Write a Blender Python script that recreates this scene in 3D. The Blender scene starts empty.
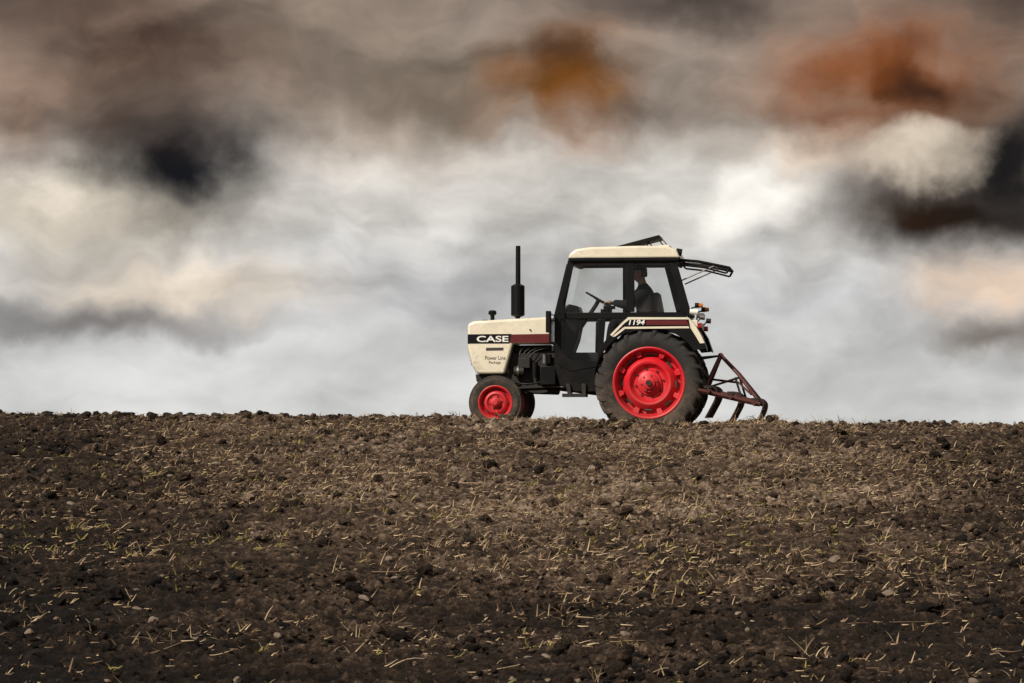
import bpy, bmesh, math, random
import numpy as np
from mathutils import Vector, Matrix
random.seed(4); rng=np.random.default_rng(7)
scene=bpy.context.scene
scene.view_settings.view_transform='Standard'; scene.view_settings.look='None'; scene.view_settings.exposure=0
YAW=math.radians(-7); TAN=0.1228
# ---------------------------------------------------------------- helpers
def lin(c):
    r=[]
    for v in c:
        v/=255.0
        r.append(v/12.92 if v<=0.04045 else ((v+0.055)/1.055)**2.4)
    return (r[0],r[1],r[2],1)
def node(nt,t,ins=None,**p):
    n=nt.nodes.new(t)
    for k,v in p.items(): setattr(n,k,v)
    if ins:
        for k,v in ins.items():
            s=n.inputs[k]
            if isinstance(v,bpy.types.NodeSocket): nt.links.new(v,s)
            else: s.default_value=v
    return n
def mixc(nt,f,a,b,bt='MIX'):
    n=nt.nodes.new('ShaderNodeMix'); n.data_type='RGBA'; n.blend_type=bt
    for s,v in ((n.inputs[0],f),(n.inputs[6],a),(n.inputs[7],b)):
        if isinstance(v,bpy.types.NodeSocket): nt.links.new(v,s)
        else: s.default_value=v
    return n.outputs[2]
def mth(nt,op,a,b=0.0,c=None,clamp=False):
    n=nt.nodes.new('ShaderNodeMath'); n.operation=op; n.use_clamp=clamp
    vals=[a,b]+([c] if c is not None else [])
    for i,v in enumerate(vals):
        if isinstance(v,bpy.types.NodeSocket): nt.links.new(v,n.inputs[i])
        else: n.inputs[i].default_value=v
    return n.outputs[0]
def mrange(nt,v,a,b,c=0.0,d=1.0,smooth=True):
    n=nt.nodes.new('ShaderNodeMapRange'); n.interpolation_type='SMOOTHSTEP' if smooth else 'LINEAR'
    nt.links.new(v,n.inputs[0])
    for i,x in enumerate((a,b,c,d)): n.inputs[i+1].default_value=x
    return n.outputs[0]
def newmat(name):
    m=bpy.data.materials.new(name); m.use_nodes=True
    nt=m.node_tree; return m,nt,nt.nodes['Principled BSDF']
def paint(name,col,rough=0.45,metal=0.0,dirt=0.35,dirtcol=(0.07,0.048,0.032,1),scale=6.0,bump=0.0,coat=0.0):
    m,nt,b=newmat(name)
    tc=node(nt,'ShaderNodeTexCoord')
    n1=node(nt,'ShaderNodeTexNoise',{'Vector':tc.outputs['Object'],'Scale':scale,'Detail':6.0,'Roughness':0.65})
    n2=node(nt,'ShaderNodeTexNoise',{'Vector':tc.outputs['Object'],'Scale':scale*7,'Detail':3.0})
    sep=node(nt,'ShaderNodeSeparateXYZ',{'Vector':tc.outputs['Object']})
    low=mrange(nt,sep.outputs[2],1.3,0.1,0.0,0.22)
    s=mth(nt,'ADD',mth(nt,'MULTIPLY',n1.outputs[0],0.75),mth(nt,'MULTIPLY',n2.outputs[0],0.25))
    s=mth(nt,'ADD',s,low)
    f=mrange(nt,s,0.50,0.78,0.0,dirt)
    c=mixc(nt,f,(*col,1),dirtcol)
    v=mrange(nt,n1.outputs[0],0.3,0.7,0.85,1.08)
    c=mixc(nt,1.0,c,v,'MULTIPLY')
    nt.links.new(c,b.inputs['Base Color'])
    r=mth(nt,'ADD',mth(nt,'MULTIPLY',f,0.5),rough,clamp=True)
    nt.links.new(r,b.inputs['Roughness']); b.inputs['Metallic'].default_value=metal
    if coat: b.inputs['Coat Weight'].default_value=coat; b.inputs['Coat Roughness'].default_value=0.15
    if bump:
        bp=node(nt,'ShaderNodeBump',{'Height':n2.outputs[0],'Strength':bump,'Distance':0.01})
        nt.links.new(bp.outputs[0],b.inputs['Normal'])
    return m
M={}
M['cream']=paint('cream_paint',(0.74,0.67,0.52),0.30,dirt=0.55,coat=0.4,scale=3.5)
M['black']=paint('black_paint',(0.004,0.004,0.004),0.42,dirt=0.08,scale=4)
M['black'].node_tree.nodes['Principled BSDF'].inputs['Specular IOR Level'].default_value=0.2
M['iron']=paint('engine_iron',(0.010,0.009,0.008),0.6,dirt=0.30,metal=0.2,bump=0.3)
M['maroon']=paint('maroon_paint',(0.10,0.006,0.007),0.4,dirt=0.15)
M['red']=paint('red_wheel_paint',(0.62,0.010,0.020),0.42,dirt=0.32,scale=5)
M['tyre']=paint('tyre_rubber',(0.018,0.016,0.015),0.8,dirt=0.75,dirtcol=(0.095,0.068,0.048,1),scale=7,bump=0.5)
M['steel']=paint('worn_steel',(0.22,0.21,0.20),0.4,metal=0.8,dirt=0.3)
M['rust']=paint('rusty_red_frame',(0.075,0.013,0.010),0.65,dirt=0.6,dirtcol=(0.05,0.025,0.016,1),scale=9,bump=0.3)
M['orange']=paint('amber_lens',(0.50,0.14,0.02),0.25,dirt=0.3)
M['redlens']=paint('red_lens',(0.30,0.01,0.01),0.25,dirt=0.2)
M['white']=paint('white_lettering',(0.78,0.77,0.72),0.5,dirt=0.12)
M['ink']=paint('dark_lettering',(0.03,0.025,0.02),0.6,dirt=0.0)
M['cloth']=paint('work_jacket',(0.012,0.012,0.015),0.95,dirt=0.1,bump=0.2)
M['skin']=paint('skin',(0.42,0.24,0.17),0.55,dirt=0.05)
M['hair']=paint('grey_hair',(0.10,0.08,0.065),0.9,dirt=0.0)
M['seat']=paint('seat_vinyl',(0.012,0.012,0.012),0.6,dirt=0.1)
def glassmat():
    m=bpy.data.materials.new('cab_glass'); m.use_nodes=True; nt=m.node_tree; nt.nodes.clear()
    tc=node(nt,'ShaderNodeTexCoord')
    n=node(nt,'ShaderNodeTexNoise',{'Vector':tc.outputs['Object'],'Scale':3.0,'Detail':4.0})
    tr=node(nt,'ShaderNodeBsdfTransparent',{'Color':(0.95,0.955,0.95,1)})
    gl=node(nt,'ShaderNodeBsdfGlossy',{'Roughness':0.04,'Color':(0.9,0.9,0.9,1)})
    df=node(nt,'ShaderNodeBsdfDiffuse',{'Color':(0.25,0.21,0.17,1)})
    lw=node(nt,'ShaderNodeLayerWeight',{'Blend':0.25})
    f=mrange(nt,n.outputs[0],0.45,0.8,0.0,0.06)
    a=node(nt,'ShaderNodeMixShader',{0:mth(nt,'ADD',mth(nt,'MULTIPLY',lw.outputs['Fresnel'],0.5),0.0),1:tr.outputs[0],2:gl.outputs[0]})
    b=node(nt,'ShaderNodeMixShader',{0:f,1:a.outputs[0],2:df.outputs[0]})
    o=node(nt,'ShaderNodeOutputMaterial',{'Surface':b.outputs[0]})
    return m
M['glass']=glassmat()
def empty(name,loc=(0,0,0),rz=0):
    e=bpy.data.objects.new(name,None); scene.collection.objects.link(e)
    e.location=loc; e.rotation_euler=(0,0,rz); e.empty_display_size=0.3; return e
ORG=(0.667+0.0975,0,0)
tractor=empty('tractor',ORG,YAW)
cultivator=empty('cultivator',ORG,YAW)
driver=empty('driver',ORG,YAW)
def P(px,py,y=-0.8): return Vector(((px-560)/72-(y+0.8)*TAN, y, (434-py)/72))
def mkobj(name,verts,faces,mat,parent=tractor,smooth=False,bevel=0,sharp=35):
    me=bpy.data.meshes.new(name); me.from_pydata([tuple(v) for v in verts],[],faces); me.update()
    bm=bmesh.new(); bm.from_mesh(me); bmesh.ops.recalc_face_normals(bm,faces=bm.faces); bm.to_mesh(me); bm.free()
    ob=bpy.data.objects.new(name,me); scene.collection.objects.link(ob); ob.parent=parent
    me.materials.append(M[mat] if isinstance(mat,str) else mat)
    if smooth:
        me.shade_smooth(); me.set_sharp_from_angle(angle=math.radians(sharp))
    if bevel:
        b=ob.modifiers.new('b','BEVEL'); b.width=bevel; b.segments=3; b.limit_method='ANGLE'; b.angle_limit=math.radians(30)
        me.shade_smooth(); me.set_sharp_from_angle(angle=math.radians(50))
    return ob
def prism(name,pts,y0,y1,mat,parent=tractor,bevel=0.006,ref=None):
    r=min(y0,y1) if ref is None else ref
    v=[];n=len(pts)
    for y in (y0,y1):
        for (a,b) in pts:
            p=P(a,b,r); v.append((p.x,y,p.z))
    f=[tuple(range(n)),tuple(range(2*n-1,n-1,-1))]+[(i,(i+1)%n,n+(i+1)%n,n+i) for i in range(n)]
    return mkobj(name,v,f,mat,parent,bevel=bevel)
def box(name,x0,x1,y0,y1,z0,z1,mat,parent=tractor,bevel=0.008):
    v=[(x,y,z) for x in(x0,x1) for y in(y0,y1) for z in(z0,z1)]
    f=[(0,1,3,2),(4,6,7,5),(0,4,5,1),(2,3,7,6),(0,2,6,4),(1,5,7,3)]
    return mkobj(name,v,f,mat,parent,bevel=bevel)
def tube(name,pts,r,mat,parent=tractor,seg=12,rs=None,smoothpath=0,flat=None):
    pts=[Vector(p) for p in pts]
    if smoothpath:
        out=[];n=len(pts)
        for i in range(n-1):
            p0=pts[max(i-1,0)];p1=pts[i];p2=pts[i+1];p3=pts[min(i+2,n-1)]
            for k in range(smoothpath):
                t=k/smoothpath
                out.append(0.5*((2*p1)+(p2-p0)*t+(2*p0-5*p1+4*p2-p3)*t*t+(3*p1-p0-3*p2+p3)*t**3))
        out.append(pts[-1]); pts=out
    v=[];f=[];n=len(pts)
    if rs is None: rs=[r]*n
    up=None
    for i,p in enumerate(pts):
        d=(pts[min(i+1,n-1)]-pts[max(i-1,0)]).normalized()
        if up is None: up=Vector((0,1,0)) if abs(d.y)<0.9 else Vector((1,0,0))
        a=d.cross(up).normalized(); b=a.cross(d).normalized(); up=b
        for k in range(seg):
            t=2*math.pi*k/seg
            ca,cb=math.cos(t),math.sin(t)
            if flat: cb*=flat
            v.append(p+(a*ca+b*cb)*rs[i])
    for i in range(n-1):
        for k in range(seg):
            f.append((i*seg+k,i*seg+(k+1)%seg,(i+1)*seg+(k+1)%seg,(i+1)*seg+k))
    f.append(tuple(range(seg))[::-1]); f.append(tuple((n-1)*seg+k for k in range(seg)))
    return mkobj(name,v,f,mat,parent,smooth=True,sharp=50)
def lathe(name,prof,c,mat,parent=tractor,seg=72,closed=False,sharp=35):
    v=[];f=[];m=len(prof)
    for s in range(seg):
        t=2*math.pi*s/seg
        for (r,y) in prof: v.append((c[0]+r*math.cos(t),c[1]+y,c[2]+r*math.sin(t)))
    for s in range(seg):
        for i in range(m if closed else m-1):
            j=(i+1)%m; s2=(s+1)%seg
            f.append((s*m+i,s*m+j,s2*m+j,s2*m+i))
    return mkobj(name,v,f,mat,parent,smooth=True,sharp=sharp)
def text(name,s,px0,px1,pybase,pytop,y,mat,bold=0.0,parent=tractor,shear=0):
    cu=bpy.data.curves.new(name,'FONT'); cu.body=s; cu.extrude=0.0; cu.offset=bold; cu.shear=shear
    o=bpy.data.objects.new(name+'_tmp',cu); scene.collection.objects.link(o)
    bpy.context.view_layer.update()
    dg=bpy.context.evaluated_depsgraph_get()
    me=bpy.data.meshes.new_from_object(o.evaluated_get(dg))
    bpy.data.objects.remove(o)
    co=np.array([v.co[:] for v in me.vertices]); mn=co.min(0);mx=co.max(0)
    A=P(px0,pybase,y);B=P(px1,pytop,y)
    for v in me.vertices:
        u=(v.co.x-mn[0])/(mx[0]-mn[0]); w=(v.co.y-mn[1])/(mx[1]-mn[1])
        v.co=(A.x+u*(B.x-A.x),y,A.z+w*(B.z-A.z))
    me.materials.clear(); me.materials.append(M[mat])
    ob=bpy.data.objects.new(name,me); scene.collection.objects.link(ob); ob.parent=parent
    return ob
# ---------------------------------------------------------------- wheels
def tyre(name,cx,cy,cz,R,W,rb,nl,lugh,ribbed=False,side=1,rot=0):
    h=W/2
    prof=[(rb,h*0.72),(rb+0.02,h*0.80),(rb+(R-rb)*0.35,h*1.02),(rb+(R-rb)*0.6,h*1.0),(R-lugh-0.035,h*0.94),(R-lugh-0.008,h*0.80),(R-lugh,h*0.45),(R-lugh+0.003,0)]
    prof=prof+[(r,-y) for r,y in prof[-2::-1]]+[(rb-0.01,-h*0.6),(rb-0.01,h*0.6)]
    lathe(name,prof,(cx,cy,cz),'tyre',seg=96,closed=True,sharp=45)
    v=[];f=[]
    if ribbed:
        for yy in (-0.62,-0.2,0.2,0.62):
            y0=yy*h-0.017;y1=yy*h+0.017; rr=R-(0.012 if abs(yy)>.5 else 0)
            lathe(name+'_rib',[(R-lugh-0.02,y0),(rr,y0+0.003),(rr,y1-0.003),(R-lugh-0.02,y1)],(cx,cy,cz),'tyre',seg=72)
        return
    for sd in (-1,1):
        for i in range(nl):
            a0=rot+2*math.pi*(i+(0.5 if sd>0 else 0))/nl
            K=8; base=len(v)
            for k in range(K+1):
                t=k/K
                yy=sd*(-0.03*W+min(t*1.12,1.0)*h*1.05)
                ang=a0+side*0.62*W/R*t*0.9
                drop=max(0,t-0.78)
                top=R-0.010*t-drop*0.33
                bot=R-lugh-0.02-drop*0.45
                wid=(0.020+0.012*t)/R
                for (r,s,tap) in ((bot,-1,1.25),(top,-1,0.8),(top,1,0.8),(bot,1,1.25)):
                    th=ang+s*wid*tap
                    v.append((cx+r*math.cos(th),cy+yy+(sd*0.012*drop/0.22 if r==top else 0),cz+r*math.sin(th)))
            for k in range(K):
                b=base+4*k
                for q in range(4): f.append((b+q,b+(q+1)%4,b+4+(q+1)%4,b+4+q))
            f.append((base,base+1,base+2,base+3)); b=base+4*K; f.append((b+3,b+2,b+1,b))
    mkobj(name+'_lugs',v,f,'tyre',bevel=0.004)
def bolts(name,cx,cy,cz,r,n,br,mat,s=-1,h=0.02):
    for i in range(n):
        t=2*math.pi*i/n+0.2
        tube(name,[(cx+r*math.cos(t),cy,cz+r*math.sin(t)),(cx+r*math.cos(t),cy+s*h,cz+r*math.sin(t))],br,mat,seg=6)
def rear_wheel(sgn):
    cy=sgn*0.75; c=P(649,383.5,-0.85); cx=c.x; cz=c.z; o=sgn
    tyre('rear_tyre',cx,cy,cz,0.755,0.35,0.475,22,0.042,side=1,rot=0.1 if sgn<0 else 0.25)
    lathe('rear_rim',[(0.498,o*0.138),(0.500,o*0.152),(0.488,o*0.156),(0.468,o*0.145),(0.462,o*0.10),(0.435,o*0.05),(0.425,-o*0.03),(0.435,-o*0.08),(0.462,-o*0.12),(0.497,-o*0.15)],(cx,cy,cz),'red',seg=96)
    lathe('rear_disc',[(0.425,-o*0.03),(0.400,-o*0.03),(0.385,-o*0.01),(0.33,o*0.065),(0.30,o*0.085),(0.27,o*0.08),(0.24,o*0.03),(0.215,o*0.01),(0.18,o*0.01),(0.165,o*0.05),(0.13,o*0.06),(0.125,o*0.11),(0.085,o*0.12),(0.08,o*0.155),(0.05,o*0.165),(0.0,o*0.165)],(cx,cy,cz),'red',seg=96,sharp=28)
    for i in range(8):
        t=2*math.pi*i/8+0.35
        ca,sa=math.cos(t),math.sin(t)
        v=[]
        for (r,w,yy) in ((0.455,0.045,0.085),(0.455,0.045,0.045),(0.375,0.030,0.075),(0.375,0.030,0.0)):
            for s in(-1,1): v.append((cx+r*ca-s*w*sa,cy+o*yy,cz+r*sa+s*w*ca))
        mkobj('rim_lug',v,[(0,1,3,2),(4,6,7,5),(0,4,5,1),(2,3,7,6),(0,2,6,4),(1,5,7,3)],'red',bevel=0.004)
        t2=t+math.pi/8
        tube('disc_slot',[(cx+0.375*math.cos(t2)-0.05*math.sin(t2),cy+o*0.012,cz+0.375*math.sin(t2)+0.05*math.cos(t2)),(cx+0.375*math.cos(t2)+0.05*math.sin(t2),cy+o*0.012,cz+0.375*math.sin(t2)-0.05*math.cos(t2))],0.020,'ink',seg=8)
    bolts('wheel_bolt',cx,cy+o*0.01,cz,0.195,8,0.014,'iron',o,0.028)
    bolts('hub_bolt',cx,cy+o*0.115,cz,0.105,6,0.010,'iron',o,0.018)
    tube('axle_end',[(cx,cy+o*0.16,cz),(cx,cy+o*0.19,cz)],0.04,'iron')
    tube('half_axle',[(cx,0,cz),(cx,cy-o*0.05,cz)],0.10,'iron')
def front_wheel(sgn):
    cy=sgn*0.74; c=P(494.5,403,-0.84); cx=c.x; cz=c.z; o=sgn
    tyre('front_tyre',cx,cy,cz,0.378,0.19,0.225,0,0.022,ribbed=True)
    lathe('front_rim',[(0.238,o*0.07),(0.242,o*0.082),(0.232,o*0.085),(0.218,o*0.075),(0.212,o*0.04),(0.195,o*0.02),(0.19,-o*0.03),(0.21,-o*0.06),(0.24,-o*0.08)],(cx,cy,cz),'red',seg=72)
    lathe('front_disc',[(0.192,-o*0.015),(0.18,-o*0.01),(0.15,o*0.035),(0.125,o*0.045),(0.10,o*0.02),(0.075,o*0.02),(0.07,o*0.055),(0.055,o*0.06),(0.05,o*0.10),(0.03,o*0.115),(0,o*0.115)],(cx,cy,cz),'red',seg=72,sharp=28)
    bolts('front_bolt',cx,cy+o*0.02,cz,0.088,6,0.010,'iron',o,0.022)
    for i in range(8):
        t=2*math.pi*i/8
        tube('front_slot',[(cx+0.168*math.cos(t)-0.018*math.sin(t),cy+o*0.012,cz+0.168*math.sin(t)+0.018*math.cos(t)),(cx+0.168*math.cos(t)+0.018*math.sin(t),cy+o*0.012,cz+0.168*math.sin(t)-0.018*math.cos(t))],0.012,'ink',seg=8)
    tube('stub_axle',[(cx,cy,cz),(cx,cy-sgn*0.16,cz)],0.04,'iron')
    tube('kingpin',[(cx,cy-sgn*0.16,cz-0.05),(cx,cy-sgn*0.17,cz+0.16)],0.035,'iron')
    tube('axle_beam',[(cx,cy-sgn*0.17,cz+0.12),(cx-0.01,sgn*0.15,cz+0.16),(cx-0.01,0,cz+0.17)],0.05,'iron',seg=8)
    tube('track_rod',[(cx+0.14,cy-sgn*0.17,cz+0.05),(cx+0.14,0,cz+0.08)],0.014,'steel',seg=8)
for s in(-1,1): rear_wheel(s); front_wheel(s)
# ---------------------------------------------------------------- bonnet / engine
HB=0.33
prism('bonnet',[(466,323),(472,320),(510,318),(551,316),(551,343.2),(512.5,343.2),(504,374),(475,374),(470,364),(466,346)],-HB,HB,'cream',bevel=0.035)
yb=-HB-0.003
prism('bonnet_stripe_black',[(466.2,333.5),(511,333.2),(509,343),(466.2,343)],yb,yb+0.01,'black',bevel=0)
prism('bonnet_stripe_red',[(511,333.8),(550,333.2),(550,342.3),(509.2,342.3)],yb,yb+0.01,'maroon',bevel=0)
prism('bonnet_stripe_black_far',[(466.2,333.5),(511,333.2),(509,343),(466.2,343)],HB-0.007,HB+0.003,'black',bevel=0,ref=HB)
text('bonnet_lettering','CASE',475.5,508,341.4,335.2,yb-0.003,'white',bold=0.02)
prism('bonnet_vent',[(485,347.2),(503,347),(502.6,350),(485,350.2)],yb,yb+0.01,'ink',bevel=0)
text('small_lettering','Power Line',484,505,359.5,355.5,yb,'ink')
text('small_lettering_2','Package',488,500,364.2,360.8,yb,'ink')
gx=P(466,0,-HB).x
for i in range(9):
    z=1.20-i*0.03; box('grille_bar',gx-0.006+max(0,(1.2-z))*0.20,gx+0.08,-0.26,0.26,z,z+0.013,'black',bevel=0.002)
for s in(-1,1):
    tube('headlamp',[(gx-0.010,s*0.17,1.34),(gx+0.04,s*0.17,1.34)],0.06,'steel',seg=24)
prism('bonnet_seam',[(549.4,317),(551.6,317),(551.6,343),(549.4,343)],yb-0.0015,yb+0.01,'black',bevel=0)
tube('bonnet_catch',[P(530,329,yb),P(530,329,yb-0.02)],0.012,'steel',seg=10)
prism('front_frame',[(474,374),(520,374),(520,386),(498,391),(482,388),(475,381)],-0.2,0.2,'iron',bevel=0.01)
prism('engine_block',[(510,352),(556,350),(560,372),(562,388),(520,390),(508,380)],-0.17,0.17,'iron',bevel=0.015)
prism('rocker_cover',[(513,344.5),(552,344),(552,351),(513,352)],-0.12,0.12,'black',bevel=0.02)
prism('gearbox',[(555,352),(606,352),(640,366),(640,398),(600,396),(560,391)],-0.2,0.2,'iron',bevel=0.02)
prism('sump',[(520,389),(560,388),(558,395),(526,394)],-0.14,0.14,'iron',bevel=0.02)
tube('oil_filter',[P(535,362,-0.26),P(535,378,-0.26)],0.045,'black',seg=20)
tube('fuel_filter',[P(545,354,-0.25),P(545,363,-0.25)],0.035,'steel',seg=20)
tube('fuel_filter_b',[P(550,354,-0.25),P(550,363,-0.25)],0.035,'black',seg=20)
prism('injection_pump',[(518,358),(530,357),(530,368),(518,368)],-0.29,-0.17,'iron',bevel=0.01)
for i in range(4):
    tube('injector_pipe',[P(519+i*3,358,-0.27),P(520+i*5,351,-0.28),P(524+i*8,347,-0.2)],0.006,'steel',seg=6,smoothpath=5)
tube('alternator',[P(514,371,-0.28),P(524,371,-0.28)],0.07,'iron',seg=24)
tube('alternator_ring',[P(517,371,-0.28),P(519,371,-0.28)],0.078,'steel',seg=24)
tube('hose_low',[P(508,380,-0.2),P(525,384,-0.3),P(545,381,-0.3),P(560,372,-0.3)],0.013,'black',seg=8,smoothpath=6)
tube('hydraulic_pipe',[P(520,388,-0.3),P(560,387,-0.32),P(600,390,-0.32)],0.010,'steel',seg=8,smoothpath=4)
tube('steer_ram',[P(500,389,-0.4),P(548,387,-0.35)],0.020,'iron',seg=10)
tube('exhaust_manifold',[P(516,350,0.16),P(545,350,0.16)],0.035,'iron',seg=12)
prism('battery_box',[(540,366),(556,366),(556,385),(540,385)],-0.42,-0.2,'black',bevel=0.01)
prism('side_shield',[(508,366),(540,362),(556,362),(556,372),(540,388),(512,386)],-0.155,0.155,'iron',bevel=0.01)
prism('step_bracket',[(566,384),(570,384),(572,397),(568,397)],-0.7,-0.5,'iron',bevel=0.003)
prism('cab_step',[(562,394),(586,394),(586,397.5),(562,397.5)],-0.82,-0.52,'iron',bevel=0.004)
prism('step_bracket_b',[(582,384),(586,384),(586,396),(582,396)],-0.7,-0.5,'iron',bevel=0.003)
prism('fuel_tank',[(566,366),(603,366),(606,380),(600,392),(572,392),(566,385)],-0.62,-0.25,'black',bevel=0.03)
prism('fuel_tank_far',[(566,366),(603,366),(606,380),(600,392),(572,392),(566,385)],0.25,0.62,'black',bevel=0.03,ref=0.25)
e=-0.14
tube('exhaust_base',[P(517.5,322,e),P(517.5,313,e)],0.035,'iron')
tube('exhaust_muffler',[P(517.6,315.5,e),P(517.6,314,e),P(517.6,284,e),P(517.6,282,e)],0.09,'black',rs=[0.05,0.098,0.098,0.05],seg=24)
tube('exhaust_pipe',[P(517.8,284,e),P(517.9,243,e)],0.034,'black',rs=[0.036,0.034],seg=20)
tube('air_intake',[P(491.5,320,-0.1),P(491.5,313,-0.1)],0.03,'black',seg=16)
tube('air_intake_cap',[P(491.5,313.5,-0.1),P(491.5,312,-0.1),P(491.5,309.5,-0.1),P(491.5,308.5,-0.1)],0.05,'black',rs=[0.045,0.06,0.055,0.03],seg=20)
tube('radiator_cap',[P(484,320.5,0.05),P(484,318,0.05)],0.04,'black',seg=16)
# ---------------------------------------------------------------- cab
CY=0.66
for s in(-1,1):
    ya,yb2=(-CY,-CY+0.06) if s<0 else (CY-0.06,CY)
    tag='' if s<0 else '_far'
    def pr(n,pts,m='black',a=ya,b=yb2,bev=0.006): return prism(n+tag,pts,a,b,m,bevel=bev,ref=ya)
    pr('a_post',[(568.5,259),(575,259),(563,316),(554.5,316)])
    pr('b_post',[(627,262),(635,262),(635,312.2),(627,312.2)])
    pr('c_post',[(670,262),(676.5,259),(692.5,316),(684,316)])
    pr('roof_rail',[(575.1,259),(674,259),(670.9,263.4),(574.2,263.4)])
    pr('waist_rail',[(559,312.6),(686,312.6),(688,319),(556,319)])
    pr('door_front_frame',[(554.5,316.2),(561,318.8),(561,350),(572,361),(603,361),(603,366),(572,372),(554.5,364)])
    pr('door_rear_frame',[(599,319.2),(606,319.2),(604,342),(603,360.8),(598,360.8)])
    pr('toe_plate',[(554,364.2),(572,372.3),(603,366.3),(603,392),(575,392),(560,386)],a=ya+0.01,b=yb2-0.01)
    pr('door_glass',[(575,263.6),(626.8,263.6),(626.8,312),(564,312)],'glass',a=ya+0.028,b=ya+0.032,bev=0)
    pr('side_glass',[(635.2,263.6),(671,263.6),(685,312),(635.2,312)],'glass',a=ya+0.028,b=ya+0.032,bev=0)
    pr('door_lower_glass',[(561,319.5),(600,319.5),(600,361),(573,361),(561,350)],'glass',a=ya+0.028,b=ya+0.032,bev=0)
    tube('grab_handle'+tag,[P(565,322,ya+s*0.03),P(563,300,ya+s*0.03),P(568,285,ya+s*0.03)],0.009,'black',seg=8)
    pr('door_latch',[(604,306),(616,306),(616,309.5),(604,309.5)],'black',a=ya-0.012,b=ya)
prism('cab_roof',[(568,258.6),(570,253),(576,249),(590,247),(640,246),(668,246.5),(677,250),(681,258.6)],-0.69,0.69,'cream',bevel=0.03)
prism('roof_gutter',[(568.5,258),(680.5,258),(679,261),(570,261)],-0.70,0.70,'black',bevel=0.003)
a1=P(571,259,-CY); a2=P(559,312,-CY)
mkobj('windscreen',[(a1.x+.02,-CY+.06,a1.z),(a1.x+.02,CY-.06,a1.z),(a2.x+.02,CY-.06,a2.z),(a2.x+.02,-CY+.06,a2.z)],[(0,1,2,3)],'glass')
prism('bulkhead',[(555,317),(560,317),(560,365),(555,363)],-CY+0.06,CY-0.06,'black',ref=-CY)
prism('windscreen_header',[(570,260.7),(576,260.7),(575,264.5),(570,264.5)],-CY+0.06,CY-0.06,'black',ref=-CY)
tube('wiper',[P(566,300,-0.3),P(569,275,-0.1)],0.006,'black',seg=6)
tube('rear_top_rail',[P(676,262,-CY+0.05),(P(676,262,-CY).x,CY-0.05,P(676,262).z)],0.03,'black',seg=8)
tube('rear_low_rail',[P(688,314,-CY+0.05),(P(688,314,-CY).x,CY-0.05,P(688,314).z)],0.035,'black',seg=8)
prism('cab_rear_panel',[(686,318),(691,318),(684,345),(679,345)],-CY+0.06,CY-0.06,'black',ref=-CY)
prism('cab_floor',[(560,366),(640,366),(640,370),(560,370)],-CY+0.06,CY-0.06,'black',ref=-CY+0.06)
prism('dashboard',[(563,310),(572,303),(581,305),(585,316),(580,340),(570,366),(561,366)],-0.28,0.28,'black',bevel=0.02,ref=0)
prism('seat_base',[(622,322),(664,322),(664,331),(645,338),(626,332)],-0.24,0.24,'seat',bevel=0.03,ref=0)
prism('seat_back',[(657,292),(663,291),(669,322),(660,324)],-0.23,0.23,'seat',bevel=0.03,ref=0)
prism('seat_pedestal',[(630,332),(660,332),(660,366),(630,366)],-0.15,0.15,'black',ref=0)
sc=P(601,298,0); ax=Vector((0.50,0,0.87)).normalized(); u=Vector((0,1,0)); w_=ax.cross(u).normalized()
SR=0.205
tube('steering_wheel',[sc+(u*math.cos(t)+w_*math.sin(t))*SR for t in [2*math.pi*i/36 for i in range(37)]],0.014,'ink',seg=8)
for k in range(3):
    t=2*math.pi*k/3+0.5
    tube('steering_spoke',[sc-ax*0.02,sc+(u*math.cos(t)+w_*math.sin(t))*SR],0.009,'steel',seg=6)
tube('steering_column',[sc-ax*0.01,sc-ax*0.1,P(580,330,0)],0.03,'black',seg=12)
tube('gear_lever',[P(606,350,-0.12),P(604,325,-0.14),P(612,313,-0.15)],0.009,'steel',seg=8,smoothpath=4)
hp=[(616,246),(664,233.6),(666,236.6),(619,249)]
prism('roof_hatch',hp,-0.32,0.32,'black',bevel=0.006,ref=0)
prism('roof_hatch_lip',[(640,246.4),(674,243.6),(675,247),(640,247)],-0.34,0.34,'cream',bevel=0.004,ref=0)
for s in(-0.28,0.28):
    tube('hatch_strut',[P(664,237,s),P(672,247,s)],0.009,'steel',seg=6)
    tube('hatch_strut_b',[P(650,240,s),P(656,247,s)],0.008,'black',seg=6)
def rw(px,py,y): return P(px,py,-0.5)+Vector((0,y+0.5,0))
for s in(-0.5,0.5):
    tube('rear_window_frame',[rw(678,259.5,s),rw(700,261.5,s),rw(731,268,s)],0.020,'black',seg=8)
    tube('rear_window_strut',[rw(682,281,s),rw(716,266,s)],0.010,'steel',seg=8)
    tube('rear_window_edge',[rw(683,265,s),rw(705,267.5,s),rw(728,273.5,s)],0.013,'black',seg=8)
    tube('rear_window_edge_link',[rw(679,260,s),rw(683,265,s)],0.013,'black',seg=8)
    tube('rear_window_end',[rw(731,268,s),rw(728,273.5,s)],0.016,'black',seg=8)
for (a,b) in ((731,268),(679,259.5)):
    tube('rear_window_rail',[rw(a,b,-0.5),rw(a,b,0.5)],0.018,'black',seg=8)
mkobj('rear_window_glass',[rw(679,259.5,-.5),rw(679,259.5,.5),rw(731,268,.5),rw(731,268,-.5)],[(0,1,2,3)],'glass')
tube('work_lamp',[P(676,252,-0.6)+Vector((0.02,0,0)),P(683,253,-0.6)],0.05,'black',seg=16)
tube('mirror_arm',[P(556,316,-0.66),P(549,314,-0.8),P(548,312,-0.86)],0.008,'black',seg=6)
prism('door_mirror',[(545.5,311.5),(550,311.5),(550,333),(545.5,333)],-0.92,-0.76,'black',bevel=0.006)
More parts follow.
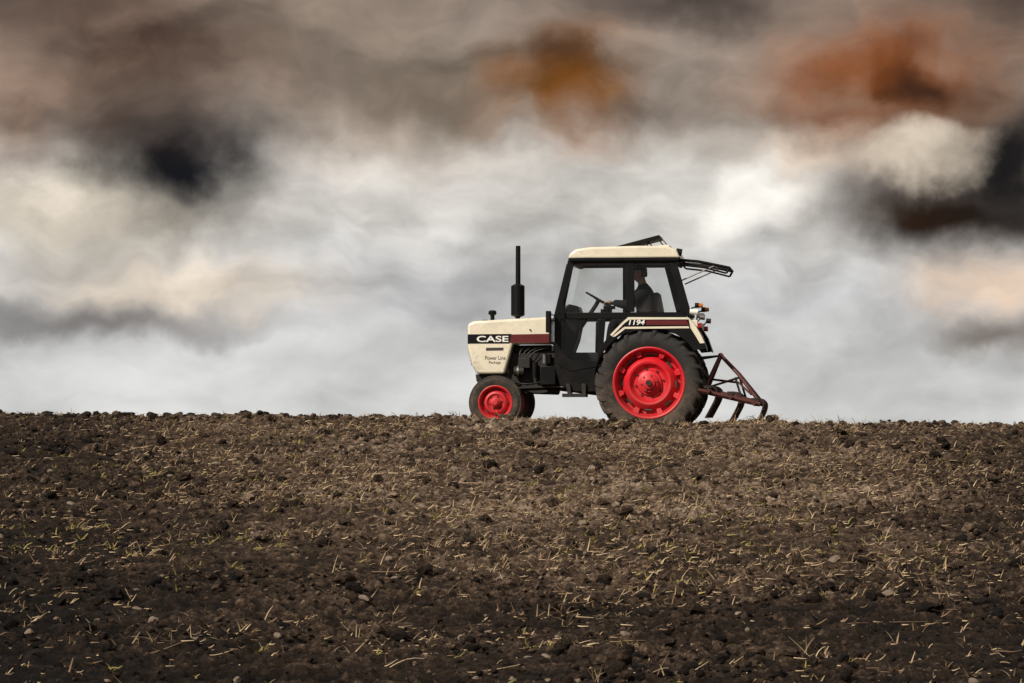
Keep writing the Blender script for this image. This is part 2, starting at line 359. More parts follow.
# ---------------------------------------------------------------- fenders
wc=(649,383.5)
def arc(r,a0,a1,n): return [(wc[0]+r*math.cos(math.radians(a0+(a1-a0)*i/n)),wc[1]-r*math.sin(math.radians(a0+(a1-a0)*i/n))) for i in range(n+1)]
outer=[(596.5,372),(597.5,356),(603,344),(612,333),(622,322.5),(628,317.5),(650,317),(688,318),(694,325),(701,336),(706,350)]
inner=arc(55.0,36,172,26)
for s in(-1,1):
    y0,y1=(-0.935,-0.915) if s<0 else (0.915,0.935)
    n=len(outer)
    prism('fender_skirt',outer+inner,y0,y1,'black',bevel=0.003,ref=-0.93)
    v=[];f=[]
    for dz in (0,1.6):
        for (a,b) in outer:
            p=P(a,b+dz,-0.93)
            for yy in (s*0.91,s*0.60): v.append((p.x,yy,p.z))
    m=2*n
    for i in range(n-1):
        f.append((2*i,2*i+1,2*i+3,2*i+2)); f.append((m+2*i,m+2*i+2,m+2*i+3,m+2*i+1))
    mkobj('fender_top',v,f,'black',smooth=True)
    if s<0:
        yy=-0.938
        prism('fender_line',[(610,335.7),(622.3,323.2),(628.2,318.2),(687.5,318.6),(688.5,320.6),(629,320.6),(623.5,325),(612,336.8)],yy-0.003,yy,'cream',bevel=0,ref=-0.93)
        prism('fender_number_plate_panel',[(625.5,324.8),(629,321),(687,321),(690,326.5),(626,326.8),(617,332.4),(615,334)],yy-0.003,yy+0.001,'black',bevel=0,ref=-0.93)
        prism('fender_stripe_cream',[(612,337.6),(624,327.8),(688,327.4),(689,329.4),(625,329.8),(615,337.4)],yy-0.003,yy,'cream',bevel=0,ref=-0.93)
        prism('fender_stripe_red',[(646,321.4),(686,321.4),(688.5,326),(646,326)],yy-0.006,yy-0.002,'maroon',bevel=0,ref=-0.93)
        prism('fender_rear_cream',[(688,318.6),(694,325.3),(700.5,336.3),(704,344),(699.5,344.5),(694,335.5),(690,329)],yy-0.004,yy+0.004,'cream',bevel=0,ref=-0.93)
        text('fender_number','1194',628.5,644.5,326,320.8,yy-0.008,'white',bold=0.02,shear=0.2)
for s in(-1,1):
    y=s*0.8
    def Q(px,py,dy=0): return P(px,py,-0.8)+Vector((0,y+0.8+dy,0))
    tube('lamp_bracket',[Q(690,318),Q(692,309),Q(702,306)],0.012,'black',seg=8)
    tube('indicator_lamp',[Q(699,306.5),Q(703,306.5)],0.035,'orange',seg=18,rs=[0.034,0.026])
    tube('indicator_body',[Q(695,306.5),Q(698.9,306.5)],0.036,'black',seg=18)
    tube('side_lamp',[Q(690,312.5),Q(698,313)],0.038,'white',seg=18)
    box('tail_lamp',Q(698,0).x,Q(702,0).x,y-0.06,y+0.06,Q(0,329).z,Q(0,324).z,'redlens')
    box('tail_lamp_cover',Q(690,0).x,Q(698,0).x-0.001,y-0.065,y+0.065,Q(0,331).z,Q(0,321).z,'cream')
    tube('plough_lamp',[Q(700,318),Q(705,318.5)],0.036,'steel',seg=18)
    tube('lamp_stalk',[Q(694,328),Q(701,318)],0.009,'black',seg=8)
prism('rear_axle_housing',[(630,350),(668,352),(676,370),(672,400),(630,400)],-0.3,0.3,'iron',bevel=0.03,ref=-0.3)
prism('drawbar_frame',[(668,392),(700,395),(700,402),(668,402)],-0.06,0.06,'iron',ref=0)
prism('hitch_housing',[(665,345),(690,348),(696,360),(690,372),(668,372)],-0.18,0.18,'iron',ref=0)
def S(px,py,y):
    p=P(px,py,0); return Vector((p.x,y,p.z))
for s in(-1,1):
    tube('lower_link',[S(680,396,s*0.22),S(712,391,s*0.40)],0.026,'iron',seg=8)
    tube('lift_arm',[S(680,352,s*0.22),S(700,357,s*0.30)],0.028,'iron',seg=8)
    tube('lift_rod',[S(700,357,s*0.30),S(700,392,s*0.34)],0.014,'steel',seg=8)
tube('top_link',[S(694,360,0),S(704,358,0),S(724,355.5,0)],0.02,'iron',rs=[0.014,0.026,0.014],seg=10)
# ---------------------------------------------------------------- cultivator
C=cultivator
for s in(-1,1):
    tube('mast_upright',[S(708,394,s*0.40),S(725,355,s*0.06)],0.027,'rust',C,seg=6)
    tube('mast_stay',[S(725,355,s*0.07),S(743,374,s*0.25),S(765,402,s*0.5)],0.025,'rust',C,seg=6)
    tube('side_beam',[S(706,391,s*1.0),S(767,405,s*1.0)],0.032,'rust',C,seg=4)
    tube('mid_beam',[S(703,388,s*0.40),S(767,404,s*0.40)],0.032,'rust',C,seg=4)
    tube('link_pin',[S(710,391,s*0.36),S(710,391,s*0.48)],0.022,'steel',C,seg=8)
    tube('depth_screw',[S(748,398,s*0.8),S(742,378,s*0.8)],0.016,'iron',C,seg=8)
rows=[(716,391.5),(738,397.5),(761,404)]
for (a,b) in rows:
    tube('cross_beam',[S(a,b,-1.1),S(a,b,1.1)],0.036,'rust',C,seg=4)
tube('mast_head',[S(725,355,-0.09),S(725,355,0.09)],0.036,'rust',C,seg=8)
tube('diagonal_brace',[S(714,379,0.3),S(744,383,-0.3),S(757,395,-0.5)],0.016,'rust',C,seg=6)
tube('diagonal_brace_b',[S(712,388,-0.3),S(745,377,0.1)],0.016,'rust',C,seg=6)
for r,(a,b) in enumerate(rows):
    for k in range(4):
        y=-0.98+0.56*k+0.18*r
        if y>1.08: y-=0.10
        tube('spring_tine',[S(a-2,b-2,y),S(a+3,b-4.5,y),S(a+8,b,y),S(a+7,b+8,y),S(a+2,b+18,y),S(a-3,b+27,y)],0.014,'rust' if (k+r)%2 else 'iron',C,seg=6,smoothpath=5)
        tube('tine_clamp',[S(a-4,b-3.5,y),S(a+3,b-3.5,y)],0.028,'iron',C,seg=6)
# ---------------------------------------------------------------- driver
def skin(name,nodes,edges,root,mat,parent=driver,sub=2):
    names=list(nodes); me=bpy.data.meshes.new(name)
    me.from_pydata([tuple(nodes[n][0]) for n in names],[(names.index(a),names.index(b)) for a,b in edges],[])
    ob=bpy.data.objects.new(name,me); scene.collection.objects.link(ob); ob.parent=parent
    ob.modifiers.new('s','SKIN'); ss=ob.modifiers.new('ss','SUBSURF'); ss.levels=sub; ss.render_levels=sub
    for i,n in enumerate(names):
        sv=me.skin_vertices[0].data[i]; r=nodes[n][1]
        sv.radius=(r,r) if not isinstance(r,tuple) else r
        sv.use_root=(n==root)
    ob.modifiers['s'].use_smooth_shade=True
    me.materials.append(M[mat]); return ob
Dn={'pel':(P(652,318,0),(0.18,0.16)),'belly':(P(650,308,0),(0.20,0.17)),'chest':(P(649,297,0),(0.215,0.17)),'up':(P(648,288,0),(0.17,0.13)),'neck':(P(645.5,282.5,0),0.075)}
ed=[('pel','belly'),('belly','chest'),('chest','up'),('up','neck')]
for s,nm in((-1,'l'),(1,'r')):
    def B(px,py,y): p=P(px,py,0); return Vector((p.x,y,p.z))
    c1=sc+(u*s*0.75+w_*0.66).normalized()*SR; c2=sc+(u*s*0.75-w_*0.66).normalized()*SR
    grip=c1 if c1.x>c2.x else c2
    wrist=grip+Vector((0.085,0,0.02))
    Dn['sh'+nm]=(B(647.5,289.5,s*0.19),0.095); Dn['el'+nm]=(B(631,304,s*0.26),0.068); Dn['wr'+nm]=(wrist+Vector((0.01,0,0)),0.045)
    Dn['hp'+nm]=(B(646,320,s*0.11),0.12); Dn['kn'+nm]=(B(617,320,s*0.15),0.09); Dn['an'+nm]=(B(611,354,s*0.14),0.058)
    ed+=[('up','sh'+nm),('sh'+nm,'el'+nm),('el'+nm,'wr'+nm),('pel','hp'+nm),('hp'+nm,'kn'+nm),('kn'+nm,'an'+nm)]
    prism('boot_'+nm,[(600,362),(600,358),(608,353),(615,353),(615,362)],s*0.14-0.05,s*0.14+0.05,'seat',driver,bevel=0.02,ref=0)
    palm=(grip+wrist)/2+Vector((0,0,0.012))
    hn={'w':(wrist,0.030),'p':(palm,(0.042,0.024)),'k':(grip+Vector((0.015,0,0.022)),(0.040,0.019))}
    skin('palm_'+nm,hn,[('w','p'),('p','k')],'w','skin')
    for q in range(4):
        o=(q-1.5)*0.020; L=[1.0,1.1,1.05,0.85][q]
        k0=grip+Vector((0.018,o,0.022))
        skin('finger_%s_%d'%(nm,q),{'a':(k0,0.0105),'b':(grip+Vector((-0.020*L,o,0.020)),0.010),'c':(grip+Vector((-0.030*L,o,-0.006)),0.0095),'d':(grip+Vector((-0.014,o,-0.024*L)),0.0085)},[('a','b'),('b','c'),('c','d')],'a','skin',sub=1)
    skin('thumb_'+nm,{'a':(palm+Vector((0.01,-s*0.03,-0.004)),0.013),'b':(grip+Vector((0.022,-s*0.042,-0.005)),0.011),'c':(grip+Vector((0.0,-s*0.035,-0.022)),0.010)},[('a','b'),('b','c')],'a','skin',sub=1)
skin('clothed_body',Dn,ed,'pel','cloth')
hc=P(642.5,272,0)
def head():
    bm=bmesh.new(); bmesh.ops.create_uvsphere(bm,u_segments=32,v_segments=24,radius=1)
    for v in bm.verts:
        x,y,z=v.co; X=x*0.100;Y=y*0.080;Z=z*0.122
        if z<-0.1:
            t=min(1,(-z-0.1)/0.9); Y*=1-0.28*t; X= X*(1-0.25*t)-0.012*t
        if x<-0.75 and abs(y)<0.30:
            if -0.30<z<0.12: X-=0.022*(1-abs(y)/0.30)*(1.0 if z<-0.02 else 0.5)
        if x<-0.7 and 0.02<z<0.2 and 0.2<abs(y)<0.5: X+=0.007
        if x<-0.7 and -0.5<z<-0.42 and abs(y)<0.35: X+=0.004
        v.co=(hc.x+X,hc.y+Y,hc.z+Z)
    me=bpy.data.meshes.new('head'); bm.to_mesh(me); bm.free(); me.shade_smooth()
    ob=bpy.data.objects.new('head',me); scene.collection.objects.link(ob); ob.parent=driver; me.materials.append(M['skin'])
head()
tube('neck',[P(646,285,0),hc+Vector((0.02,0,-0.07))],0.056,'skin',driver,rs=[0.064,0.056],seg=20)
for s in(-1,1):
    tube('ear',[hc+Vector((0.012,s*0.074,0)),hc+Vector((0.018,s*0.090,0.004))],0.027,'skin',driver,flat=0.6,seg=14)
    tube('eye',[hc+Vector((-0.084,s*0.030,0.010)),hc+Vector((-0.092,s*0.030,0.010))],0.010,'ink',driver,seg=12)
def shell(name,zc,cut,k,mat):
    bm=bmesh.new(); bmesh.ops.create_uvsphere(bm,u_segments=32,v_segments=20,radius=1)
    bmesh.ops.delete(bm,geom=[v for v in bm.verts if cut(v.co)],context='VERTS')
    for v in bm.verts: v.co=(hc.x+0.006+v.co.x*0.100*k,hc.y+v.co.y*0.081*k,hc.z+zc+v.co.z*0.122*k)
    me=bpy.data.meshes.new(name); bm.to_mesh(me); bm.free(); me.shade_smooth()
    ob=bpy.data.objects.new(name,me); scene.collection.objects.link(ob); ob.parent=driver; me.materials.append(M[mat])
    so=ob.modifiers.new('s','SOLIDIFY'); so.thickness=0.006
shell('hair',0,lambda c:(c.z<-0.35 or (c.x<0.1 and c.z<0.35)),1.06,'hair')
shell('cap',0.008,lambda c:c.z<0.28,1.12,'cloth')
prism('cap_peak',[(628.5,269.2),(634,267.2),(637,267.4),(637,268.6),(629,270.2)],-0.06,0.06,'cloth',driver,bevel=0.004,ref=0)
# ---------------------------------------------------------------- terrain
def hsh(ix,iy,s):
    n=(ix.astype(np.int64)*374761393+iy.astype(np.int64)*668265263+s*1442695041)&0xffffffff
    n=((n^(n>>13))*1274126177)&0xffffffff
    return ((n^(n>>16))&0xffff)/65535.0
def vn(x,y,s=0):
    ix=np.floor(x);iy=np.floor(y);fx=x-ix;fy=y-iy
    fx=fx*fx*fx*(fx*(fx*6-15)+10);fy=fy*fy*fy*(fy*(fy*6-15)+10)
    a=hsh(ix,iy,s);b=hsh(ix+1,iy,s);c=hsh(ix,iy+1,s);d=hsh(ix+1,iy+1,s)
    return a+(b-a)*fx+(c-a)*fy+(a-b-c+d)*fx*fy
def fbm(x,y,s=0,o=4):
    t=0;a=1;w=0
    for i in range(o):
        t=t+a*vn(x,y,s+i*17);w+=a;a*=0.5;x,y=x*2.03*0.8-y*2.03*0.6+3.1,x*2.03*0.6+y*2.03*0.8+1.7
    return t/w
def sst(a,b,x):
    t=np.clip((x-a)/(b-a),0,1); return t*t*(3-2*t)
def base(x,y):
    Cr=0.150-0.0105*np.clip(x,-60,60)+0.05*(fbm(x*0.25,y*0.1+5,91,2)-0.5)
    t=-4-y
    tp=np.clip(t,0,None); te=np.where(tp<22,tp,22+10*(1-np.exp(-np.clip(tp-22,0,400)/10)))
    front=Cr-0.087*(np.sqrt(te**2+1.5**2)-1.5)
    s=sst(0,2.9,y+4)
    Bk=-0.052*np.clip(x-0.82,-3,4)-0.01
    yb=np.clip(y-2,0,320)
    back=Cr*(1-s)+Bk*s-0.05*(np.sqrt(yb**2+4)-2)
    out=np.where(y<-4,front,back)
    # soil and trash heaped up by the implement
    return out+0.085*np.exp(-((x-3.35)/0.42)**2-((y+3.1)/0.5)**2)
def detail(x,y):
    win=np.exp(-np.clip(np.abs(x)-12,0,None)/6)*np.exp(-np.clip(-y-28,0,None)/6)*np.exp(-np.clip(y-4,0,None)/6)
    xr=x+0.4*fbm(x*0.6,y*0.6,5,2);yr=y+0.35*fbm(x*0.35,y*0.5,9,3)
    d=0.085*(fbm(x*0.9,y*0.9,11,3)-0.5)
    d=d+0.022*np.sin(yr*2*np.pi/0.55)*fbm(x*0.4,y*0.8,44,2)*1.5
    b1=1-np.abs(2*vn(xr*3.6,yr*4.2,21)-1); b2=1-np.abs(2*fbm(x*8.3,y*8.9,31,2)-1); b3=vn(x*21,y*21,41)
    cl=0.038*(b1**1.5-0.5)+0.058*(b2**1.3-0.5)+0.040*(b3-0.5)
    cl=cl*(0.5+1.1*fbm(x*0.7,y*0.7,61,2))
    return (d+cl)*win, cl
def height(x,y): return base(x,y)+detail(x,y)[0]
def axis(dense,lo,hi,maxstep=90):
    a=list(dense); st=dense[1]-dense[0]; x=dense[0]
    left=[]
    while x>lo: st=min(st*1.22,maxstep); x-=st; left.append(x)
    st=dense[-1]-dense[-2]; x=dense[-1]; right=[]
    while x<hi: st=min(st*1.22,maxstep); x+=st; right.append(x)
    return np.array(left[::-1]+a+right)
xs=axis(np.linspace(-9,9,700),-1500,1500)
yd=[-25.0]
while yd[-1]<2.2: yd.append(yd[-1]+0.00085*(yd[-1]+40)+0.004)
ys=axis(np.array(yd),-400,1600)
X,Y=np.meshgrid(xs,ys); D,CL=detail(X,Y); Z=base(X,Y)+D
def npmesh(name,V,F,mat,attrs=None,smooth=True):
    me=bpy.data.meshes.new(name); k=F.shape[1]
    me.vertices.add(len(V)); me.vertices.foreach_set('co',V.astype(np.float32).ravel())
    me.loops.add(F.size); me.loops.foreach_set('vertex_index',F.astype(np.int32).ravel())
    me.polygons.add(len(F)); me.polygons.foreach_set('loop_start',np.arange(0,F.size,k,dtype=np.int32))
    me.polygons.foreach_set('loop_total',np.full(len(F),k,dtype=np.int32))
    me.polygons.foreach_set('use_smooth',np.full(len(F),smooth))
    me.update(calc_edges=True)
    for a,d in (attrs or {}).items():
        at=me.attributes.new(a,'FLOAT','POINT'); at.data.foreach_set('value',d.astype(np.float32).ravel())
    ob=bpy.data.objects.new(name,me); scene.collection.objects.link(ob); me.materials.append(mat); return ob
ny,nx=X.shape
idx=np.arange(ny*nx).reshape(ny,nx)
F=np.stack([idx[:-1,:-1],idx[:-1,1:],idx[1:,1:],idx[1:,:-1]],-1).reshape(-1,4)
def soilmat(name,lift=0.0):
    m,nt,b=newmat(name)
    g=node(nt,'ShaderNodeNewGeometry'); at=node(nt,'ShaderNodeAttribute',attribute_name='tint')
    n2=node(nt,'ShaderNodeTexNoise',{'Vector':g.outputs['Position'],'Scale':18.0,'Detail':5.0,'Roughness':0.8})
    f=mth(nt,'ADD',mth(nt,'MULTIPLY_ADD',n2.outputs[0],1.2,-0.22),at.outputs['Fac'])
    cr=node(nt,'ShaderNodeValToRGB',{'Fac':f}); e=cr.color_ramp
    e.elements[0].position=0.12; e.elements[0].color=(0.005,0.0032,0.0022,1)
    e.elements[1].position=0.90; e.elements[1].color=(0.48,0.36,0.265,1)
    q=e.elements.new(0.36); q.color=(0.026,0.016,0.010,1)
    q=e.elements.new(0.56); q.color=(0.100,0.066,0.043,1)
    nt.links.new(cr.outputs[0],b.inputs['Base Color']); b.inputs['Roughness'].default_value=0.95
    b.inputs['Specular IOR Level'].default_value=0.2
    bp=node(nt,'ShaderNodeBump',{'Height':n2.outputs[0],'Strength':1.0,'Distance':0.05}); nt.links.new(bp.outputs[0],b.inputs['Normal'])
    return m
soil=soilmat('tilled_soil')
# vignette painted into the soil tint: darker near field and sides, plus moisture patches
def vignette_patchy(x,y):
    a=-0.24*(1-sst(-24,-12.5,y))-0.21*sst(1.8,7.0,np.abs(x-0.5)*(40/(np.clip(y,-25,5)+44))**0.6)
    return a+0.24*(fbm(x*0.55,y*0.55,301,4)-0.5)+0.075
npmesh('ploughed_field',np.stack([X,Y,Z],-1).reshape(-1,3),F,soil,{'tint':np.clip(CL*3.8,-0.25,0.22)+vignette_patchy(X,Y)})
def scatter(n,ylo=-24.5,yhi=1.5,pad=0.8):
    y=rng.uniform(ylo,yhi,int(n*1.0))
    x=rng.uniform(-1,1,len(y))*(0.187*(y+40)+pad); return x,y
def icos(sub):
    bm=bmesh.new(); bmesh.ops.create_icosphere(bm,subdivisions=sub,radius=1)
    V=np.array([v.co[:] for v in bm.verts]); Fc=np.array([[v.index for v in f.verts] for f in bm.faces]); bm.free(); return V,Fc
def clods(name,n,rmin,rmax,sub,mat,tintr,bury=0.3,jit=0.28,dens=None,smooth=False,powr=2.2,m=True,xy=None):
    V,Fc=icos(sub); x,y=scatter(n) if xy is None else xy
    if dens is not None:
        keep=rng.uniform(0,1,len(x))<dens(x,y); x=x[keep];y=y[keep]
    n=len(x)
    r=rmin+(rmax-rmin)*rng.uniform(0,1,n)**powr
    z=height(x,y)
    sc_=np.stack([rng.uniform(0.8,1.6,n),rng.uniform(0.7,1.2,n),rng.uniform(0.55,0.95,n)],-1)*r[:,None]
    rad=1+jit*(rng.uniform(-1,1,(n,len(V))))
    P_=V[None]*rad[...,None]*sc_[:,None]
    a=rng.uniform(0,2*np.pi,n);ca,sa=np.cos(a)[:,None],np.sin(a)[:,None]
    tl=rng.uniform(-0.5,0.5,n)[:,None]
    px=P_[...,0]*ca-P_[...,1]*sa; py=P_[...,0]*sa+P_[...,1]*ca; pz=P_[...,2]+tl*px*0.6
    out=np.stack([px+x[:,None],py+y[:,None],pz+(z+r*bury)[:,None]],-1).reshape(-1,3)
    Fa=(Fc[None]+(np.arange(n)*len(V))[:,None,None]).reshape(-1,3)
    t=np.repeat(rng.uniform(*tintr,n)+(vignette_patchy(x,y) if m else 0),len(V))
    return npmesh(name,out,Fa,mat,{'tint':t},smooth)
dn=lambda x,y: np.clip((fbm(x*0.8,y*0.8,77,3)-0.3)*2.4,0.15,1)
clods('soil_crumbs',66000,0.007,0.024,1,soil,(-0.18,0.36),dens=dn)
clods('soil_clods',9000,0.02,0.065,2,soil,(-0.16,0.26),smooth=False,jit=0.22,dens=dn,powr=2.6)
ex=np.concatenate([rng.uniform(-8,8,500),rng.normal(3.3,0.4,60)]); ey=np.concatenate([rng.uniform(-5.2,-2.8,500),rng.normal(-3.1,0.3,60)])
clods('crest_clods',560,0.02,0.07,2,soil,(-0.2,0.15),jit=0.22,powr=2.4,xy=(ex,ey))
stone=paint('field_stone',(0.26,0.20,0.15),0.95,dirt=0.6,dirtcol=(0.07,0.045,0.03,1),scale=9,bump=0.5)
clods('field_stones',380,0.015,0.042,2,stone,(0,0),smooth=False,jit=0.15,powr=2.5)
def bladesmesh(name,roots,nper,L,wid,lean,mat,tr,seg=4,curlr=(-0.1,0.9)):
    x0,y0=roots; n=len(x0)
    k=rng.integers(nper[0],nper[1]+1,n); X0=np.repeat(x0,k)+rng.normal(0,0.02,k.sum()); Y0=np.repeat(y0,k)+rng.normal(0,0.02,k.sum())
    m=len(X0); Z0=height(X0,Y0)+0.0
    ln=rng.uniform(*L,m)*rng.uniform(0.5,1,m); az=rng.uniform(0,2*np.pi,m); el=rng.uniform(*lean,m); curl=rng.uniform(*curlr,m)
    w=rng.uniform(*wid,m); T=np.linspace(0,1,seg+1)
    V=np.zeros((m,seg+1,2,3)); px=np.zeros(m);pz=np.zeros(m)
    for i,t in enumerate(T):
        ww=w*(1-0.65*t)
        wa=az+np.pi/2+0.5
        cx=X0+np.cos(az)*px; cy=Y0+np.sin(az)*px; cz=Z0+np.maximum(pz,0.006)
        for s in(0,1):
            sg=(s-0.5)
            V[:,i,s,0]=cx+np.cos(wa)*ww*sg; V[:,i,s,1]=cy+np.sin(wa)*ww*sg*0.6; V[:,i,s,2]=cz+ww*sg*0.6
        e=el-curl*t*1.3; px=px+np.cos(e)*ln/seg; pz=pz+np.sin(e)*ln/seg
    b=(np.arange(m)*(seg+1)*2)[:,None,None]
    fa=np.array([[2*i,2*i+1,2*i+3,2*i+2] for i in range(seg)])[None]
    return npmesh(name,V.reshape(-1,3),(b+fa).reshape(-1,4),mat,{'tint':np.repeat(rng.uniform(*tr,m),(seg+1)*2)},False)
def blademat(name,cols):
    m,nt,b=newmat(name); at=node(nt,'ShaderNodeAttribute',attribute_name='tint')
    cr=node(nt,'ShaderNodeValToRGB',{'Fac':at.outputs['Fac']}); e=cr.color_ramp
    e.elements[0].position=0;e.elements[0].color=(*cols[0],1);e.elements[1].position=1;e.elements[1].color=(*cols[-1],1)
    for i,c in enumerate(cols[1:-1]): q=e.elements.new((i+1)/(len(cols)-1)); q.color=(*c,1)
    nt.links.new(cr.outputs[0],b.inputs['Base Color']); b.inputs['Roughness'].default_value=0.8; return m
straw=blademat('dry_straw',[(0.09,0.050,0.026),(0.25,0.165,0.088),(0.50,0.38,0.23)])
weed=blademat('weed_leaves',[(0.08,0.072,0.014),(0.18,0.150,0.034),(0.32,0.25,0.08)])
def sel(n,dens):
    x,y=scatter(n); k=rng.uniform(0,1,len(x))<dens(x,y); return x[k],y[k]
dst=lambda x,y: np.clip((fbm(x*0.55,y*0.75,123,3)-0.40)*4,0.10,1)*(0.28+0.72*np.exp(-((x-0.5)/5.0)**2))*(0.18+0.82*sst(-23,-12,y))
bladesmesh('straw_stubble',sel(19000,dst),(2,6),(0.04,0.13),(0.006,0.011),(0.1,1.35),straw,(0,1))
bladesmesh('loose_straw',sel(62000,dst),(1,2),(0.025,0.12),(0.007,0.015),(-0.1,0.4),straw,(0.0,1),seg=3,curlr=(-0.7,0.9))
bladesmesh('long_straw',sel(500,lambda x,y:dst(x,y)*0+0.8),(1,1),(0.2,0.50),(0.007,0.013),(-0.05,0.15),straw,(0.0,0.8),seg=5,curlr=(-0.4,0.5))
dw=lambda x,y: np.clip((fbm(x*0.8,y*0.8,223,3)-0.50)*6,0.02,1)*(0.45+0.55*sst(-22,-13,y))
bladesmesh('weeds',sel(2300,dw),(4,11),(0.04,0.10),(0.008,0.016),(0.2,1.4),weed,(0,1))
tx=np.array([-0.8,0.9,-2.1,0.35,1.9,2.6,-1.4,3.1,-2.9,0.0,0.5]);ty=np.array([-22.3,-22.6,-21.5,-20.5,-21.8,-19.0,-18.5,-16.5,-17.5,-16.0,-22.8])
bladesmesh('tall_stubble',(tx,ty),(4,9),(0.10,0.26),(0.005,0.009),(0.4,1.5),straw,(0.4,1))
tx=rng.normal(3.35,0.5,110);ty=rng.uniform(-4.5,-1.8,110)
bladesmesh('dead_grass',(tx,ty),(4,9),(0.08,0.22),(0.006,0.011),(0.1,1.2),straw,(0.1,0.9))
tx=rng.uniform(-7.5,7.5,300);ty=rng.uniform(-5,-3,300)
bladesmesh('crest_grass',(tx,ty),(2,6),(0.04,0.13),(0.006,0.010),(0.2,1.4),straw,(0.0,0.6))
# ---------------------------------------------------------------- world
w=bpy.data.worlds.new('World'); scene.world=w; w.use_nodes=True; nt=w.node_tree; nt.nodes.clear()
try: w.cycles.sampling_method='NONE'
except Exception as ex: print(ex)
SUN_EL=math.radians(36); SUN_AZ=math.radians(222)
tc=node(nt,'ShaderNodeTexCoord')
def vm(op,a,b=None,c=None):
    n=nt.nodes.new('ShaderNodeVectorMath'); n.operation=op
    for i,v in enumerate((a,b,c)):
        if v is None: continue
        if isinstance(v,bpy.types.NodeSocket): nt.links.new(v,n.inputs[i])
        else: n.inputs[i].default_value=v
    return n
Pv=vm('MULTIPLY',tc.outputs['Generated'],(28.22,28.22,28.22)).outputs[0]
def noise(v,scale,det=5.0,rough=0.55,dist=0.0):
    return node(nt,'ShaderNodeTexNoise',{'Vector':v,'Scale':scale,'Detail':det,'Roughness':rough,'Distortion':dist})
w1=vm('SUBTRACT',noise(Pv,0.8,2.0).outputs['Color'],(0.5,0.5,0.5)).outputs[0]
w2=vm('SUBTRACT',noise(Pv,2.0,5.0,0.52).outputs['Color'],(0.5,0.5,0.5)).outputs[0]
Pw=vm('MULTIPLY_ADD',w1,(1.0,0.0,0.7),Pv).outputs[0]
Pb=vm('MULTIPLY_ADD',w2,(0.75,0.0,0.50),Pw).outputs[0]   # shapes of the big cloud masses
Pc=vm('MULTIPLY_ADD',w2,(0.30,0.0,0.22),Pw).outputs[0]   # fine structure
sep=node(nt,'ShaderNodeSeparateXYZ',{'Vector':Pb}); Zc=sep.outputs[2]
rp=node(nt,'ShaderNodeValToRGB',{'Fac':mrange(nt,Zc,-1.0,9.0,0,1,False)}); e=rp.color_ramp
e.elements[0].position=0.0;e.elements[0].color=lin((206,206,204))
e.elements[1].position=1.0;e.elements[1].color=lin((180,172,164))
for z,c in((0.3,(208,208,206)),(1.2,(196,196,196)),(2.1,(208,204,198)),(3.0,(188,176,164)),(4.1,(142,126,114)),(6,(140,130,122))):
    q=e.elements.new((z+1)/10); q.color=lin(c)
col=rp.outputs[0]
sp=node(nt,'ShaderNodeSeparateXYZ',{'Vector':tc.outputs['Generated']})
front=mrange(nt,sp.outputs[1],0.0,0.3)
Ps=vm('MULTIPLY',Pc,(0.5,1,1.0)).outputs[0]
nA=noise(Ps,0.72,8.0,0.5).outputs[0]
Pl=vm('ADD',Ps,(-0.10,0,0.18)).outputs[0]
nB=noise(Pl,0.72,7.0,0.5).outputs[0]
brk=mrange(nt,noise(vm('MULTIPLY',Pc,(0.7,1,1.0)).outputs[0],1.4,5.0,0.5).outputs[0],0.34,0.56,0.45,1.0)
def blob(px,py,rx,ry,c,st,inner=0.0,broken=False):
    global col
    cx=(px-512)/100;cz=(412-py)/100;ax_=1/(rx/100);az_=1/(ry/100)
    a=vm('MULTIPLY_ADD',Pb,(ax_,0,az_),(-cx*ax_,0,-cz*az_)).outputs[0]
    l=vm('LENGTH',a).outputs['Value']
    f=mth(nt,'MULTIPLY',mrange(nt,l,1.0,inner,0.0,st),front)
    if broken: f=mth(nt,'MULTIPLY',f,brk)
    col=mixc(nt,f,col,lin(c))
blob(140,60,380,150,(126,100,84),0.85)
blob(430,90,290,100,(116,102,88),0.95)
blob(900,110,340,170,(130,98,74),0.85)
blob(680,0,260,65,(76,66,60),0.9)
blob(310,20,200,55,(162,146,130),0.6)
blob(0,0,230,90,(78,64,56),0.8)  # vignette put into the cloud colour, top left corner
blob(1040,10,200,110,(74,58,50),0.85)  # same vignette darkening in the cloud colour, top right corner
blob(80,215,270,75,(234,222,204),0.95,0.1)
blob(190,288,260,46,(234,218,198),0.85,0.1)
blob(700,185,270,80,(224,221,214),0.8,0.1)
blob(120,322,260,30,(118,112,110),0.8)
blob(390,290,190,60,(160,160,162),0.65)
blob(140,45,180,80,(64,46,36),0.9,0.0,True)
blob(10,120,110,80,(128,96,74),0.6)
blob(192,172,150,98,(16,15,20),1.0,0.1)
blob(130,125,110,70,(50,34,26),0.8)
blob(568,88,120,98,(138,84,28),1.0,0.0,True)
blob(560,62,75,50,(66,40,18),0.8)
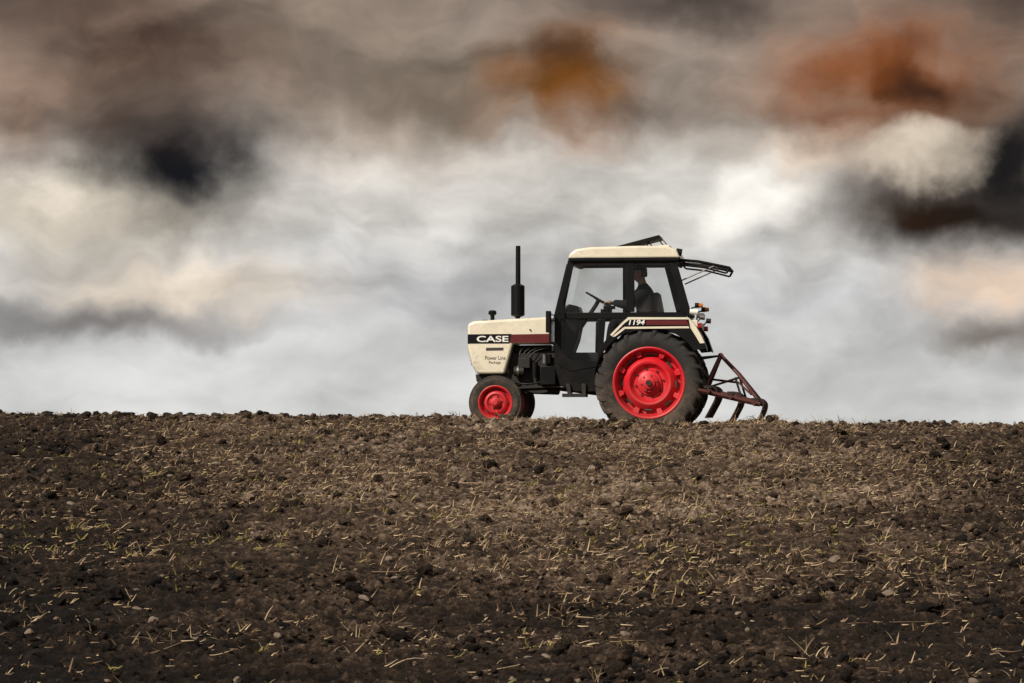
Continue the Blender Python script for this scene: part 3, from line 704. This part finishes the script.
blob(880,88,175,92,(128,68,26),1.0,0.0,True)
blob(905,100,100,46,(46,26,14),0.9,0,True)
blob(945,207,190,70,(40,23,12),1.0,0.1)
blob(1010,165,100,85,(20,15,16),0.98,0.1)
blob(920,157,85,32,(226,210,190),1.0,0.15)
blob(800,150,120,36,(204,184,164),0.6)
blob(1000,285,150,52,(216,190,166),0.85)
blob(1000,335,130,36,(110,96,86),0.8)
amp=mrange(nt,Zc,0.2,2.0,0.9,2.9)
k=mth(nt,'MULTIPLY_ADD',mth(nt,'SUBTRACT',nA,nB),amp,1.0)  # light and shade of cloud relief put into the colour by offset noise
k=mth(nt,'MULTIPLY',k,mrange(nt,nA,0.3,0.7,0.80,1.17))
k=mth(nt,'MAXIMUM',k,0.3)
col=mixc(nt,1.0,col,k,'MULTIPLY')
sky=node(nt,'ShaderNodeTexSky',sky_type='NISHITA'); sky.sun_disc=False; sky.sun_elevation=SUN_EL; sky.sun_rotation=SUN_AZ
b1=node(nt,'ShaderNodeBackground',{'Color':sky.outputs[0],'Strength':0.06})
b2=node(nt,'ShaderNodeBackground',{'Color':col,'Strength':1.0})
mx=node(nt,'ShaderNodeMixShader',{0:0.985,1:b1.outputs[0],2:b2.outputs[0]})
node(nt,'ShaderNodeOutputWorld',{'Surface':mx.outputs[0]})
sl=bpy.data.lights.new('sun','SUN'); sl.energy=4.6; sl.angle=math.radians(1.0); sl.color=(1,0.93,0.83)
so=bpy.data.objects.new('sun',sl); scene.collection.objects.link(so)
d=Vector((math.sin(SUN_AZ)*math.cos(SUN_EL),math.cos(SUN_AZ)*math.cos(SUN_EL),math.sin(SUN_EL)))
so.rotation_euler=d.to_track_quat('Z','Y').to_euler(); so.location=(0,0,30)
# ---------------------------------------------------------------- camera
cd=bpy.data.cameras.new('camera'); cam=bpy.data.objects.new('camera',cd); scene.collection.objects.link(cam)
cd.lens=99.2; cd.sensor_width=36; cd.clip_end=5000
cam.location=(0,-40,0.3); cam.rotation_euler=(math.radians(90+1.43),0,0)
scene.camera=cam
